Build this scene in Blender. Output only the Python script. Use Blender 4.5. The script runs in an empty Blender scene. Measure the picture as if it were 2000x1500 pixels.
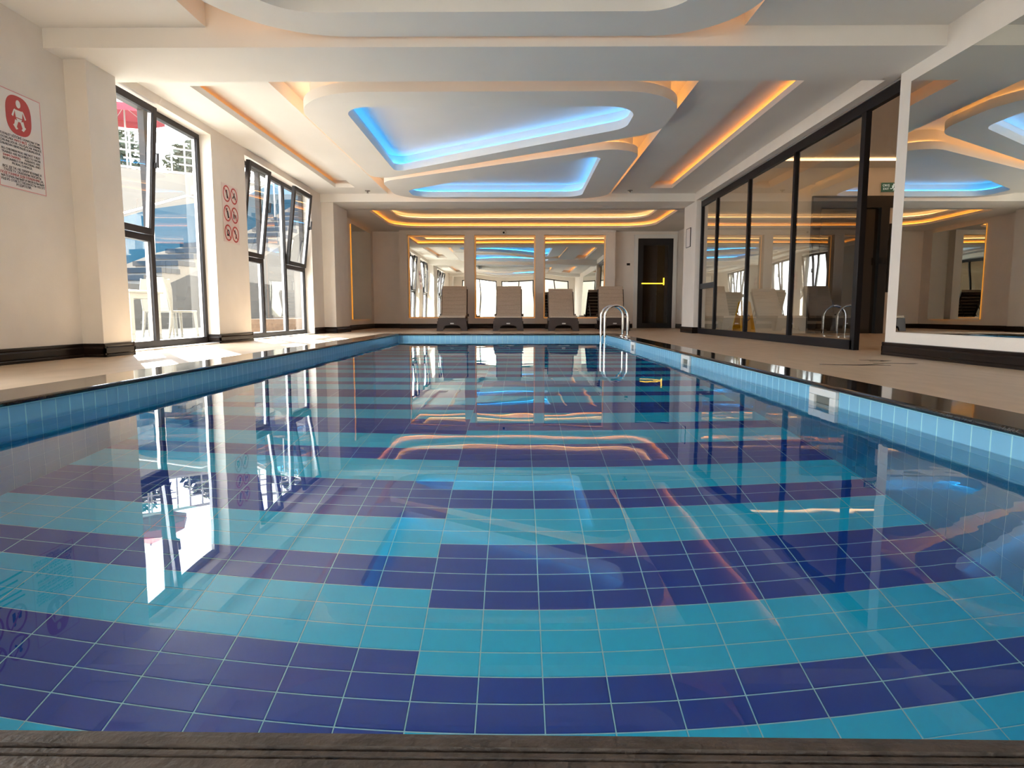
import bpy, bmesh, math, random
from mathutils import Vector, Matrix
random.seed(7)
scene = bpy.context.scene
col = scene.collection
PI = math.pi

# ------------------------------------------------------------------ camera
cam_d = bpy.data.cameras.new('camera'); cam = bpy.data.objects.new('camera', cam_d); col.objects.link(cam)
cam_d.sensor_width = 36.0; cam_d.lens = 36.0 * 1270 / 2000; cam_d.clip_start = 0.05; cam_d.clip_end = 300
cam.location = (0, 0, 0.40)
cam.rotation_euler = (math.radians(90 - 6.157), 0, math.radians(0.4485))
scene.camera = cam

# ------------------------------------------------------------------ world, sun, exposure
world = bpy.data.worlds.new('world'); scene.world = world; world.use_nodes = True
bg = world.node_tree.nodes['Background']
bg.inputs['Color'].default_value = (0.97, 0.97, 1.0, 1); bg.inputs['Strength'].default_value = 5.0
sun_d = bpy.data.lights.new('sun', 'SUN'); sun = bpy.data.objects.new('sun', sun_d); col.objects.link(sun)
sun_d.energy = 19.0; sun_d.angle = math.radians(0.6); sun_d.color = (1.0, 0.93, 0.82)
sun.rotation_euler = Vector((1.0, -1.53, -1.24)).to_track_quat('-Z', 'Y').to_euler()
sun.location = (-12, 24, 16)
vs = scene.view_settings
vs.view_transform = 'Standard'; vs.look = 'None'; vs.gamma = 1.0; vs.exposure = 1.08; vs.use_curve_mapping = False
cy = scene.cycles
cy.max_bounces = 9; cy.diffuse_bounces = 4; cy.glossy_bounces = 5; cy.transmission_bounces = 6; cy.transparent_max_bounces = 16
cy.sample_clamp_indirect = 6.0; cy.blur_glossy = 0.5
cy.use_denoising = True; cy.use_adaptive_sampling = True; cy.adaptive_threshold = 0.05; cy.adaptive_min_samples = 20

def portal(name, loc, rot, sx, sy):
    d = bpy.data.lights.new(name, 'AREA'); d.shape = 'RECTANGLE'; d.size = sx; d.size_y = sy
    d.cycles.is_portal = True
    o = bpy.data.objects.new(name, d); o.location = loc; o.rotation_euler = rot; col.objects.link(o)
for k, (ya, yb) in enumerate([(6.2, 8.5), (9.5, 12.45), (0.6, 3.3)]):
    portal('window_portal', (-4.16, (ya + yb) / 2, 1.33), (0, -PI / 2, 0), 2.6, yb - ya)
portal('window_portal', (-4.16, -7.0, 1.33), (0, -PI / 2, 0), 2.4, 3.0)  # side opening of the added courtyard
portal('added_court_portal', (-.15, -7.35, 3.1), (0, 0, 0), 7.4, 5.2)  # open top of the added courtyard

# ------------------------------------------------------------------ materials
MATS = {}
def new_mat(name):
    m = bpy.data.materials.new(name); m.use_nodes = True
    nt = m.node_tree; nt.nodes.clear()
    out = nt.nodes.new('ShaderNodeOutputMaterial')
    MATS[name] = m
    return m, nt, out
def P(name, color, rough=0.5, metal=0.0, var=0.0, scale=8.0, bump=0.0, bscale=60.0, spec=0.5, coat=0.0, stretch=None, emit=None, estr=0.0):
    m, nt, out = new_mat(name)
    b = nt.nodes.new('ShaderNodeBsdfPrincipled'); nt.links.new(b.outputs[0], out.inputs[0])
    b.inputs['Base Color'].default_value = (*color, 1); b.inputs['Roughness'].default_value = rough
    b.inputs['Metallic'].default_value = metal; b.inputs['Specular IOR Level'].default_value = spec
    b.inputs['Coat Weight'].default_value = coat
    if emit:
        b.inputs['Emission Color'].default_value = (*emit, 1); b.inputs['Emission Strength'].default_value = estr
    if var or bump:
        tc = nt.nodes.new('ShaderNodeTexCoord'); mp = nt.nodes.new('ShaderNodeMapping'); nt.links.new(tc.outputs['Object'], mp.inputs[0])
        if stretch: mp.inputs['Scale'].default_value = stretch
    if var:
        n = nt.nodes.new('ShaderNodeTexNoise'); n.inputs['Scale'].default_value = scale; n.inputs['Detail'].default_value = 6
        nt.links.new(mp.outputs[0], n.inputs['Vector'])
        r = nt.nodes.new('ShaderNodeValToRGB'); nt.links.new(n.outputs['Fac'], r.inputs[0])
        r.color_ramp.elements[0].position = 0.3; r.color_ramp.elements[1].position = 0.7
        r.color_ramp.elements[0].color = (*[max(0, c * (1 - var)) for c in color], 1)
        r.color_ramp.elements[1].color = (*[min(1, c * (1 + var)) for c in color], 1)
        nt.links.new(r.outputs[0], b.inputs['Base Color'])
    if bump:
        n2 = nt.nodes.new('ShaderNodeTexNoise'); n2.inputs['Scale'].default_value = bscale; n2.inputs['Detail'].default_value = 3
        nt.links.new(mp.outputs[0], n2.inputs['Vector'])
        bp = nt.nodes.new('ShaderNodeBump'); bp.inputs['Strength'].default_value = bump; bp.inputs['Distance'].default_value = 0.01
        nt.links.new(n2.outputs['Fac'], bp.inputs['Height']); nt.links.new(bp.outputs[0], b.inputs['Normal'])
    return m
def EM(name, color, strength):
    m, nt, out = new_mat(name)
    e = nt.nodes.new('ShaderNodeEmission'); e.inputs[0].default_value = (*color, 1); e.inputs[1].default_value = strength
    nt.links.new(e.outputs[0], out.inputs[0]); return m
def THIN_GLASS(name, tint=(1, 1, 1), ior=1.5, boost=1.0):
    m, nt, out = new_mat(name)
    t = nt.nodes.new('ShaderNodeBsdfTransparent'); t.inputs[0].default_value = (*tint, 1)
    g = nt.nodes.new('ShaderNodeBsdfGlossy'); g.inputs['Roughness'].default_value = 0.0; g.inputs[0].default_value = (0.95, 0.97, 0.97, 1)
    f = nt.nodes.new('ShaderNodeFresnel'); f.inputs[0].default_value = ior
    mu = nt.nodes.new('ShaderNodeMath'); mu.operation = 'MULTIPLY'; mu.inputs[1].default_value = boost; mu.use_clamp = True
    mix = nt.nodes.new('ShaderNodeMixShader')
    # the pane's exit face only lets light through: both reflections are taken at the entry face
    ge = nt.nodes.new('ShaderNodeNewGeometry'); inv = nt.nodes.new('ShaderNodeMath'); inv.operation = 'SUBTRACT'; inv.inputs[0].default_value = 1.0
    nt.links.new(ge.outputs['Backfacing'], inv.inputs[1])
    m2 = nt.nodes.new('ShaderNodeMath'); m2.operation = 'MULTIPLY'; nt.links.new(mu.outputs[0], m2.inputs[0]); nt.links.new(inv.outputs[0], m2.inputs[1])
    nt.links.new(f.outputs[0], mu.inputs[0]); nt.links.new(m2.outputs[0], mix.inputs[0]); nt.links.new(t.outputs[0], mix.inputs[1]); nt.links.new(g.outputs[0], mix.inputs[2])
    nt.links.new(mix.outputs[0], out.inputs[0]); return m
def MIRROR(name, wav=0.0, scale=1.2, tint=(0.86, 0.89, 0.87)):
    m, nt, out = new_mat(name)
    g = nt.nodes.new('ShaderNodeBsdfGlossy'); g.inputs['Roughness'].default_value = 0.0; g.inputs[0].default_value = (*tint, 1)
    if wav:
        tc = nt.nodes.new('ShaderNodeTexCoord'); n = nt.nodes.new('ShaderNodeTexNoise'); n.inputs['Scale'].default_value = scale; n.inputs['Detail'].default_value = 0
        bp = nt.nodes.new('ShaderNodeBump'); bp.inputs['Strength'].default_value = 1.0; bp.inputs['Distance'].default_value = wav
        nt.links.new(tc.outputs['Object'], n.inputs['Vector']); nt.links.new(n.outputs['Fac'], bp.inputs['Height']); nt.links.new(bp.outputs[0], g.inputs['Normal'])
    nt.links.new(g.outputs[0], out.inputs[0]); return m

paint = P('wall_paint', (0.855, 0.79, 0.72), 0.75, var=0.03, scale=3, bump=0.08, bscale=90)
ceil_paint = P('ceiling_paint', (0.85, 0.82, 0.775), 0.7, var=0.015, scale=2, bump=0.05, bscale=50)
skirt = P('skirting_wood', (0.016, 0.010, 0.008), 0.34, spec=0.22, var=0.25, scale=6, stretch=(1, 0.15, 1))
frame_m = P('window_frame', (0.032, 0.029, 0.031), 0.45, spec=0.22)
frame_in = P('partition_frame', (0.014, 0.013, 0.015), 0.45, spec=0.2)
alu = P('aluminium', (0.50, 0.49, 0.49), 0.35, metal=0.9)
chrome = P('chrome', (0.85, 0.85, 0.84), 0.08, metal=1.0)
tile_light = P('turquoise_tile', (0.008, 0.66, 1.0), 0.25, var=0.05, scale=2)
tile_dark = P('navy_tile', (0.002, 0.06, 0.42), 0.22, var=0.08, scale=2)
tile_water_shade = P('water_darkened_tile', (0.035, 0.32, 0.60), 0.2, var=0.06, scale=4)  # lower wall rows: light lost in the water is put into the colour
tile_wall = P('sky_blue_tile', (0.24, 0.57, 0.82), 0.16, var=0.06, scale=4)
grout = P('grout', (0.42, 0.80, 0.88), 0.8)
white_plastic = P('white_plastic', (0.82, 0.82, 0.79), 0.35)
dark_void = P('dark_void', (0.05, 0.055, 0.05), 0.8)
paper = P('sign_white', (0.83, 0.78, 0.76), 0.35)
red_print = P('red_print', (0.52, 0.035, 0.03), 0.4)
pink_print = P('pink_print', (0.75, 0.30, 0.30), 0.4)
black_print = P('black_print', (0.03, 0.03, 0.03), 0.5)
led_orange = EM('orange_led', (1.0, 0.30, 0.03), 3.9)
led_tray = EM('amber_tray_led', (1.0, 0.42, 0.10), 6.2)
led_dim = EM('dim_orange_led', (1.0, 0.32, 0.03), 1.2)
led_warm = EM('warm_led', (1.0, 0.50, 0.16), 3.6)
led_blue = EM('blue_led', (0.03, 0.38, 1.0), 7.5)
led_niche = EM('amber_led', (1.0, 0.36, 0.04), 0.45)
led_gold = EM('golden_led', (1.0, 0.40, 0.05), 1.6)
glow_yellow = EM('yellow_glow', (1.0, 0.66, 0.05), 0.9)
glass = THIN_GLASS('window_glass', (0.96, 0.985, 0.98), 1.5, 1.3)
glass_in = THIN_GLASS('partition_glass', (0.92, 0.945, 0.925), 1.55, 1.7)
glass_blue = THIN_GLASS('blue_glass', (0.30, 0.60, 0.82), 1.5, 1.3)
mirror_wavy = MIRROR('wavy_mirror', 0.004, 1.0)
mirror_flat = MIRROR('flat_mirror', 0.0, 1.0, (0.80, 0.83, 0.81))
base_brown = P('brown_resin', (0.045, 0.028, 0.024), 0.45)
cushion_m = P('cushion_fabric', (0.50, 0.40, 0.31), 0.9, var=0.06, scale=30, bump=0.2, bscale=200)
black_m = P('black_satin', (0.018, 0.017, 0.018), 0.35)
brown_glass = P('smoked_glass', (0.022, 0.013, 0.007), 0.1, spec=0.6)
yellow_p = P('yellow_plastic', (0.85, 0.45, 0.01), 0.35)
out_white = P('outdoor_white', (0.205, 0.188, 0.168), 0.7, var=0.03, scale=2)
out_pave = P('outdoor_paving', (0.26, 0.245, 0.225), 0.6, var=0.04, scale=3)
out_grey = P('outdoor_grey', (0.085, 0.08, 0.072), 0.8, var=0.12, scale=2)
tread_m = P('black_tread', (0.02, 0.02, 0.022), 0.4)
pave_brown = P('brown_curb', (0.16, 0.095, 0.055), 0.8, var=0.2, scale=8)
resin_white = P('white_resin', (0.27, 0.25, 0.21), 0.4)
fence_m = P('white_paint_metal', (0.32, 0.31, 0.29), 0.4)
parasol_m = P('red_canvas', (0.30, 0.018, 0.045), 0.8)
leaf_m = P('foliage_green', (0.022, 0.04, 0.018), 0.6, var=0.4, scale=1.5)
bark_m = P('bark', (0.16, 0.11, 0.075), 0.9, var=0.3, scale=10)
exit_green = P('exit_green', (0.02, 0.075, 0.05), 0.3, emit=(0.02, 0.10, 0.06), estr=0.15)
exit_white = P('exit_white', (0.7, 0.75, 0.72), 0.4, emit=(0.7, 0.8, 0.75), estr=0.25)

def deck_material():
    m, nt, out = new_mat('deck_tile')
    b = nt.nodes.new('ShaderNodeBsdfPrincipled'); nt.links.new(b.outputs[0], out.inputs[0])
    tc = nt.nodes.new('ShaderNodeTexCoord'); mp = nt.nodes.new('ShaderNodeMapping'); mp.inputs['Scale'].default_value = (2.4, 0.8, 1)
    nt.links.new(tc.outputs['Object'], mp.inputs[0])
    n = nt.nodes.new('ShaderNodeTexNoise'); n.inputs['Scale'].default_value = 2.5; n.inputs['Detail'].default_value = 8; n.inputs['Distortion'].default_value = 1.2
    nt.links.new(mp.outputs[0], n.inputs['Vector'])
    r = nt.nodes.new('ShaderNodeValToRGB'); nt.links.new(n.outputs['Fac'], r.inputs[0])
    r.color_ramp.elements[0].position = 0.3; r.color_ramp.elements[0].color = (0.50, 0.385, 0.28, 1)
    r.color_ramp.elements[1].position = 0.7; r.color_ramp.elements[1].color = (0.58, 0.455, 0.34, 1)
    nt.links.new(r.outputs[0], b.inputs['Base Color'])
    b.inputs['Roughness'].default_value = 0.45; b.inputs['Specular IOR Level'].default_value = 0.22
    return m
deck_m = deck_material()
def granite_material():
    m, nt, out = new_mat('black_granite')
    b = nt.nodes.new('ShaderNodeBsdfPrincipled'); nt.links.new(b.outputs[0], out.inputs[0])
    tc = nt.nodes.new('ShaderNodeTexCoord')
    n = nt.nodes.new('ShaderNodeTexNoise'); n.inputs['Scale'].default_value = 140; n.inputs['Detail'].default_value = 4
    n2 = nt.nodes.new('ShaderNodeTexNoise'); n2.inputs['Scale'].default_value = 5; n2.inputs['Detail'].default_value = 5
    nt.links.new(tc.outputs['Object'], n.inputs['Vector']); nt.links.new(tc.outputs['Object'], n2.inputs['Vector'])
    mx = nt.nodes.new('ShaderNodeMath'); mx.operation = 'MULTIPLY'; nt.links.new(n.outputs['Fac'], mx.inputs[0]); nt.links.new(n2.outputs['Fac'], mx.inputs[1])
    r = nt.nodes.new('ShaderNodeValToRGB'); nt.links.new(mx.outputs[0], r.inputs[0])
    r.color_ramp.elements[0].position = 0.2; r.color_ramp.elements[0].color = (0.016, 0.013, 0.011, 1)
    r.color_ramp.elements[1].position = 0.42; r.color_ramp.elements[1].color = (0.06, 0.05, 0.043, 1)
    nt.links.new(r.outputs[0], b.inputs['Base Color'])
    b.inputs['Roughness'].default_value = 0.07; b.inputs['Specular IOR Level'].default_value = 0.5
    return m
granite = granite_material()
def water_material():
    m, nt, out = new_mat('pool_water')
    g = nt.nodes.new('ShaderNodeBsdfGlass'); g.inputs['IOR'].default_value = 1.333; g.inputs['Roughness'].default_value = 0.0
    g.inputs['Color'].default_value = (0.97, 1.0, 1.0, 1)
    tc = nt.nodes.new('ShaderNodeTexCoord'); mp = nt.nodes.new('ShaderNodeMapping'); nt.links.new(tc.outputs['Object'], mp.inputs[0])
    n1 = nt.nodes.new('ShaderNodeTexNoise'); n1.inputs['Scale'].default_value = 1.3; n1.inputs['Detail'].default_value = 2
    n2 = nt.nodes.new('ShaderNodeTexNoise'); n2.inputs['Scale'].default_value = 9; n2.inputs['Detail'].default_value = 1
    nt.links.new(mp.outputs[0], n1.inputs['Vector']); nt.links.new(mp.outputs[0], n2.inputs['Vector'])
    # ripples are livelier towards the +X side where the skimmers draw water
    sx = nt.nodes.new('ShaderNodeSeparateXYZ'); nt.links.new(tc.outputs['Object'], sx.inputs[0])
    mr = nt.nodes.new('ShaderNodeMapRange'); mr.inputs['From Min'].default_value = 0.1; mr.inputs['From Max'].default_value = 1.7
    mr.inputs['To Min'].default_value = 0.0; mr.inputs['To Max'].default_value = 1.0; nt.links.new(sx.outputs['X'], mr.inputs['Value'])
    mm = nt.nodes.new('ShaderNodeMath'); mm.operation = 'MULTIPLY'; nt.links.new(n2.outputs['Fac'], mm.inputs[0]); nt.links.new(mr.outputs[0], mm.inputs[1])
    sc = nt.nodes.new('ShaderNodeMath'); sc.operation = 'MULTIPLY'; sc.inputs[1].default_value = 0.2; nt.links.new(mm.outputs[0], sc.inputs[0])
    ad = nt.nodes.new('ShaderNodeMath'); ad.operation = 'ADD'; nt.links.new(n1.outputs['Fac'], ad.inputs[0]); nt.links.new(sc.outputs[0], ad.inputs[1])
    bp = nt.nodes.new('ShaderNodeBump'); bp.inputs['Strength'].default_value = 1.0; bp.inputs['Distance'].default_value = 0.0021
    nt.links.new(ad.outputs[0], bp.inputs['Height']); nt.links.new(bp.outputs[0], g.inputs['Normal'])
    nt.links.new(g.outputs[0], out.inputs[0]); return m
water_m = water_material()

# ------------------------------------------------------------------ helpers
class MB:
    def __init__(s): s.v = []; s.f = []; s.sm = []
    def add(s, vs_, fs, smooth=False):
        o = len(s.v); s.v += [tuple(v) for v in vs_]; s.f += [tuple(i + o for i in f) for f in fs]; s.sm += [smooth] * len(fs); return s
    def box(s, x0, x1, y0, y1, z0, z1, M=None):
        vs_ = [(x, y, z) for x in (x0, x1) for y in (y0, y1) for z in (z0, z1)]
        if M is not None: vs_ = [M @ Vector(v) for v in vs_]
        return s.add(vs_, [(0, 1, 3, 2), (4, 6, 7, 5), (0, 4, 5, 1), (2, 3, 7, 6), (0, 2, 6, 4), (1, 5, 7, 3)])
    def prism(s, pts, axis, a, b, M=None):
        # pts: 2D outline, extruded along axis ('x','y','z') from a to b
        def mk(p, t):
            if axis == 'x': v = (t, p[0], p[1])
            elif axis == 'y': v = (p[0], t, p[1])
            else: v = (p[0], p[1], t)
            return M @ Vector(v) if M is not None else v
        n = len(pts); vs_ = [mk(p, a) for p in pts] + [mk(p, b) for p in pts]
        fs = [tuple(range(n))[::-1], tuple(range(n, 2 * n))] + [(i, (i + 1) % n, n + (i + 1) % n, n + i) for i in range(n)]
        return s.add(vs_, fs)
    def tube(s, path, r, n=10, cap=True):
        path = [Vector(p) for p in path]; rings = []
        up = Vector((0, 0, 1)); prev = None
        for i, p in enumerate(path):
            d = (path[min(i + 1, len(path) - 1)] - path[max(i - 1, 0)]).normalized()
            if prev is None:
                a = d.cross(up if abs(d.z) < 0.95 else Vector((0, 1, 0))).normalized()
            else:
                a = (prev - d * prev.dot(d)).normalized()
            prev = a; b = d.cross(a)
            rr = r[i] if isinstance(r, (list, tuple)) else r
            rings.append([p + (a * math.cos(2 * PI * k / n) + b * math.sin(2 * PI * k / n)) * rr for k in range(n)])
        vs_ = [v for ring in rings for v in ring]
        fs = [(i * n + k, i * n + (k + 1) % n, (i + 1) * n + (k + 1) % n, (i + 1) * n + k) for i in range(len(rings) - 1) for k in range(n)]
        s.add(vs_, fs, True)
        if cap: s.add(rings[0], [tuple(range(n))[::-1]]); s.add(rings[-1], [tuple(range(n))])
        return s
    def lathe(s, prof, c=(0, 0, 0), n=20):
        vs_ = [(c[0] + r * math.cos(2 * PI * k / n), c[1] + r * math.sin(2 * PI * k / n), c[2] + z) for r, z in prof for k in range(n)]
        fs = [(i * n + k, i * n + (k + 1) % n, (i + 1) * n + (k + 1) % n, (i + 1) * n + k) for i in range(len(prof) - 1) for k in range(n)]
        return s.add(vs_, fs, True)
    def disc(s, cx, cz, r, z, n=24, sx=1, sy=1):
        return s.add([(cx + r * sx * math.cos(2 * PI * k / n), cz + r * sy * math.sin(2 * PI * k / n), z) for k in range(n)], [tuple(range(n))])
    def ring2(s, cx, cy_, r0, r1, z0, z1, n=28):
        vs_ = []
        for k in range(n):
            c, d = math.cos(2 * PI * k / n), math.sin(2 * PI * k / n)
            vs_ += [(cx + r0 * c, cy_ + r0 * d, z0), (cx + r1 * c, cy_ + r1 * d, z0), (cx + r1 * c, cy_ + r1 * d, z1), (cx + r0 * c, cy_ + r0 * d, z1)]
        fs = []
        for k in range(n):
            a, b = 4 * k, 4 * ((k + 1) % n)
            fs += [(a + i, a + (i + 1) % 4, b + (i + 1) % 4, b + i) for i in range(4)]
        return s.add(vs_, fs)
    def mesh(s, name):
        me = bpy.data.meshes.new(name); me.from_pydata(s.v, [], s.f)
        me.polygons.foreach_set('use_smooth', s.sm)
        bm = bmesh.new(); bm.from_mesh(me); bmesh.ops.recalc_face_normals(bm, faces=bm.faces[:]); bm.to_mesh(me); bm.free()
        return me
    def build(s, name, mat, parent=None, bevel=0, loc=None):
        return link(name, s.mesh(name), mat, parent, bevel, loc)
def link(name, me, mat, parent=None, bevel=0, loc=None):
    if mat and not me.materials: me.materials.append(mat)
    o = bpy.data.objects.new(name, me); col.objects.link(o); o.parent = parent
    if loc: o.location = loc
    if bevel:
        md = o.modifiers.new('bevel', 'BEVEL'); md.width = bevel; md.segments = 2; md.limit_method = 'ANGLE'
    return o
def tag(o, label=None, cat=None, group=None, kind=None):
    if label: o['label'] = label
    if cat: o['category'] = cat
    if group: o['group'] = group
    if kind: o['kind'] = kind
    return o
def empty(name, loc=(0, 0, 0), rot=(0, 0, 0), **k):
    o = bpy.data.objects.new(name, None); col.objects.link(o); o.location = loc; o.rotation_euler = rot; o.empty_display_size = 0.1
    return tag(o, **k)
def copy_tree(o, parent=None):
    c = o.copy(); col.objects.link(c); c.parent = parent
    for ch in [x for x in bpy.data.objects if x.parent == o]: copy_tree(ch, c)
    return c
def rounded(pts, rad, seg=10):
    out = []; n = len(pts)
    for i in range(n):
        p0, p, p1 = Vector(pts[i - 1]), Vector(pts[i]), Vector(pts[(i + 1) % n])
        d0 = (p0 - p).normalized(); d1 = (p1 - p).normalized()
        ang = d0.angle(d1); r = rad[i] if isinstance(rad, (list, tuple)) else rad
        t = r / math.tan(ang / 2); t = min(t, 0.49 * (p0 - p).length, 0.49 * (p1 - p).length)
        r = t * math.tan(ang / 2)
        c = p + (d0 + d1).normalized() * (r / math.sin(ang / 2))
        a = p + d0 * t; b = p + d1 * t
        a0 = math.atan2(a.y - c.y, a.x - c.x); a1 = math.atan2(b.y - c.y, b.x - c.x)
        da = (a1 - a0 + PI) % (2 * PI) - PI
        out += [(c.x + r * math.cos(a0 + da * k / seg), c.y + r * math.sin(a0 + da * k / seg)) for k in range(seg + 1)]
    return out
def inset(pts, d):
    # move a counter-clockwise or clockwise loop inwards by d
    area = sum(pts[i - 1][0] * pts[i][1] - pts[i][0] * pts[i - 1][1] for i in range(len(pts)))
    sgn = 1 if area > 0 else -1; n = len(pts); out = []
    for i in range(n):
        a, p, b = Vector(pts[i - 1]), Vector(pts[i]), Vector(pts[(i + 1) % n])
        e0 = (p - a); e1 = (b - p)
        n0 = Vector((-e0.y, e0.x)) * sgn; n1 = Vector((-e1.y, e1.x)) * sgn
        nn = (n0.normalized() if n0.length > 1e-9 else Vector((0, 0))) + (n1.normalized() if n1.length > 1e-9 else Vector((0, 0)))
        nn = nn.normalized() if nn.length > 1e-9 else n0.normalized()
        out.append((p.x + nn.x * d, p.y + nn.y * d))
    return out
def plate(name, outer, inners, z0, z1, mat, parent=None):
    bm = bmesh.new()
    for z in (z0, z1):
        es = []
        for loop in [outer] + list(inners):
            vv = [bm.verts.new((x, y, z)) for x, y in loop]
            es += [bm.edges.new((vv[i - 1], vv[i])) for i in range(len(vv))]
        bmesh.ops.triangle_fill(bm, edges=es, use_beauty=True, use_dissolve=False)
    bm.verts.ensure_lookup_table()
    n = sum(len(l) for l in [outer] + list(inners)); o = 0; side = []
    for loop in [outer] + list(inners):
        for i in range(len(loop)):
            j = (i + 1) % len(loop)
            f = bm.faces.new((bm.verts[o + i], bm.verts[o + j], bm.verts[n + o + j], bm.verts[n + o + i])); f.smooth = True
        o += len(loop)
    bmesh.ops.recalc_face_normals(bm, faces=bm.faces[:])
    me = bpy.data.meshes.new(name); bm.to_mesh(me); bm.free()
    o = link(name, me, mat, parent)
    md = o.modifiers.new('es', 'EDGE_SPLIT'); md.split_angle = math.radians(35)
    return o
def band(name, loop, z0, z1, mat, parent=None, t=0.006):
    inn = inset(loop, t); n = len(loop)
    v = [(x, y, z0) for x, y in loop] + [(x, y, z1) for x, y in loop] + [(x, y, z1) for x, y in inn] + [(x, y, z0) for x, y in inn]
    f = []
    for i in range(n):
        j = (i + 1) % n
        for k in range(4):
            f.append((k * n + i, k * n + j, ((k + 1) % 4) * n + j, ((k + 1) % 4) * n + i))
    m = MB(); m.add(v, f); return m.build(name, mat, parent)

# ------------------------------------------------------------------ key dimensions
PXL, PXR, PYN, PYF = -2.29, 1.704, 0.575, 12.55       # pool
ZD, ZC, ZWAT, ZFL = 0.016, -0.010, -0.0936, -1.384   # deck top, coping underside, water, pool floor
WL, WR, YB, YN = -3.87, 3.47, 17.70, -4.50           # walls
CE = 2.74
GX = 3.60                                            # glass partition plane

# ------------------------------------------------------------------ pool
TW, TD, TJ = 0.2008, 0.1003, 0.0036
X0, Y0 = -0.32, 2.637
pool_floor = MB().box(PXL - .1, PXR + .1, PYN - .2, PYF + .1, ZFL - .15, ZFL - .0018).build('pool_floor', grout)
tag(pool_floor, 'pool bottom laid in turquoise and navy banded tiles', 'pool floor', kind='structure')
def is_dark(ix, iy):
    # iy: row index from Y0 downwards (towards the camera), 12-row repeat
    r = iy % 12
    if ix >= 0: return r in (0, 1, 2, 3, 7, 8)
    return r in (1, 2, 6, 7, 8, 9)
def tile_mesh(name, sx, sy, h, mat):
    m = MB(); b = 0.002
    v = [(-sx / 2, -sy / 2, -h), (sx / 2, -sy / 2, -h), (sx / 2, sy / 2, -h), (-sx / 2, sy / 2, -h),
         (-sx / 2, -sy / 2, -b), (sx / 2, -sy / 2, -b), (sx / 2, sy / 2, -b), (-sx / 2, sy / 2, -b),
         (-sx / 2 + b, -sy / 2 + b, 0), (sx / 2 - b, -sy / 2 + b, 0), (sx / 2 - b, sy / 2 - b, 0), (-sx / 2 + b, sy / 2 - b, 0)]
    f = [(8, 9, 10, 11)] + [(a, (a + 1) % 4, 4 + (a + 1) % 4, 4 + a) for a in range(4)] + [(4 + a, 4 + (a + 1) % 4, 8 + (a + 1) % 4, 8 + a) for a in range(4)]
    m.add(v, f); me = m.mesh(name); me.materials.append(mat); return me
tm_l = tile_mesh('floor_tile', TW - TJ, TD - TJ, 0.006, tile_light); tm_d = tile_mesh('floor_tile', TW - TJ, TD - TJ, 0.006, tile_dark)
cells = []
for iy in range(-105, 22):
    yc = Y0 - (iy + 0.5) * TD
    if yc < PYN - 0.1 or yc > PYF: continue
    for ix in range(-10, 11):
        xa, xb = max(X0 + ix * TW, PXL), min(X0 + (ix + 1) * TW, PXR)
        if xb - xa < 0.008: continue
        cells.append((ix, iy, (xa + xb) / 2, yc, xb - xa))
def seen(c):
    return c[3] > 1.62 and abs(c[2]) < 0.83 * (c[3] + 0.1) - 0.0 and abs(c[4] - TW) < 1e-3
near = sorted([c for c in cells if seen(c)], key=lambda c: c[3] ** 2 + c[2] ** 2)[:290]
nearset = set(c[:2] for c in near)
for c in near:
    o = bpy.data.objects.new('floor_tile', tm_d if is_dark(c[0], c[1]) else tm_l); col.objects.link(o); o.parent = pool_floor
    o.location = (c[2], c[3], ZFL)
for dark, mat in ((0, tile_light), (1, tile_dark)):
    m = MB()
    for c in cells:
        if c[:2] in nearset or is_dark(c[0], c[1]) != bool(dark): continue
        hx, hy = (c[4] - TJ) / 2, (TD - TJ) / 2
        x, y = c[2], c[3]
        m.add([(x - hx, y - hy, ZFL), (x + hx, y - hy, ZFL), (x + hx, y + hy, ZFL), (x - hx, y + hy, ZFL), (x - hx, y - hy, ZFL - .004), (x + hx, y - hy, ZFL - .004), (x + hx, y + hy, ZFL - .004), (x - hx, y + hy, ZFL - .004)],
              [(0, 1, 2, 3), (0, 4, 5, 1), (1, 5, 6, 2), (2, 6, 7, 3), (3, 7, 4, 0)])
    o = m.build('floor_tiles', mat, pool_floor); o['kind'] = 'stuff'

def pool_wall(name, label, rot, loc, length, n_first=300):
    # local: x along wall, y up (0 at coping underside), z out of the wall
    w = MB().box(-.02, length + .02, ZFL - ZC - .02, 0, -0.15, -0.0012).build(name, grout)
    w.location = loc; w.rotation_euler = rot
    tag(w, label, 'pool wall', kind='structure')
    n = int(length / TD) + 1
    me = tile_mesh('wall_tile', TD - .0055, TW - TJ, 0.006, tile_wall)
    m = MB()
    for i in range(n):
        if (i + 0.5) * TD > length: continue
        o = bpy.data.objects.new('wall_tile', me); col.objects.link(o); o.parent = w
        o.location = ((i + 0.5) * TD, -0.005 - TW / 2, 0)
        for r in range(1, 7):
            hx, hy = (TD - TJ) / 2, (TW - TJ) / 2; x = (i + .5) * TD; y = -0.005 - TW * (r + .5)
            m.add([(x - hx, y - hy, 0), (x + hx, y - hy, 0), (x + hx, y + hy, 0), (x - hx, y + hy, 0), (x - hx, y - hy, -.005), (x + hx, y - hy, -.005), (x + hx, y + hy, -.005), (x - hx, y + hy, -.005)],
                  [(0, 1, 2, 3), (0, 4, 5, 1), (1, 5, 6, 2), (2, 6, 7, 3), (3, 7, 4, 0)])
    o = m.build('wall_tiles', tile_water_shade, w); o['kind'] = 'stuff'
    return w
pool_wall('pool_wall_right', 'pale blue tiled pool side below the skimmers', (PI / 2, 0, -PI / 2), (PXR, PYF, ZC), PYF - PYN + .1)
pool_wall('pool_wall_left', 'pale blue tiled pool side below the windows', (PI / 2, 0, PI / 2), (PXL, PYN - .1, ZC), PYF - PYN + .1)
pool_wall('pool_wall_far', 'pale blue tiled pool end in front of the loungers', (PI / 2, 0, 0), (PXL, PYF, ZC), PXR - PXL)
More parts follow.
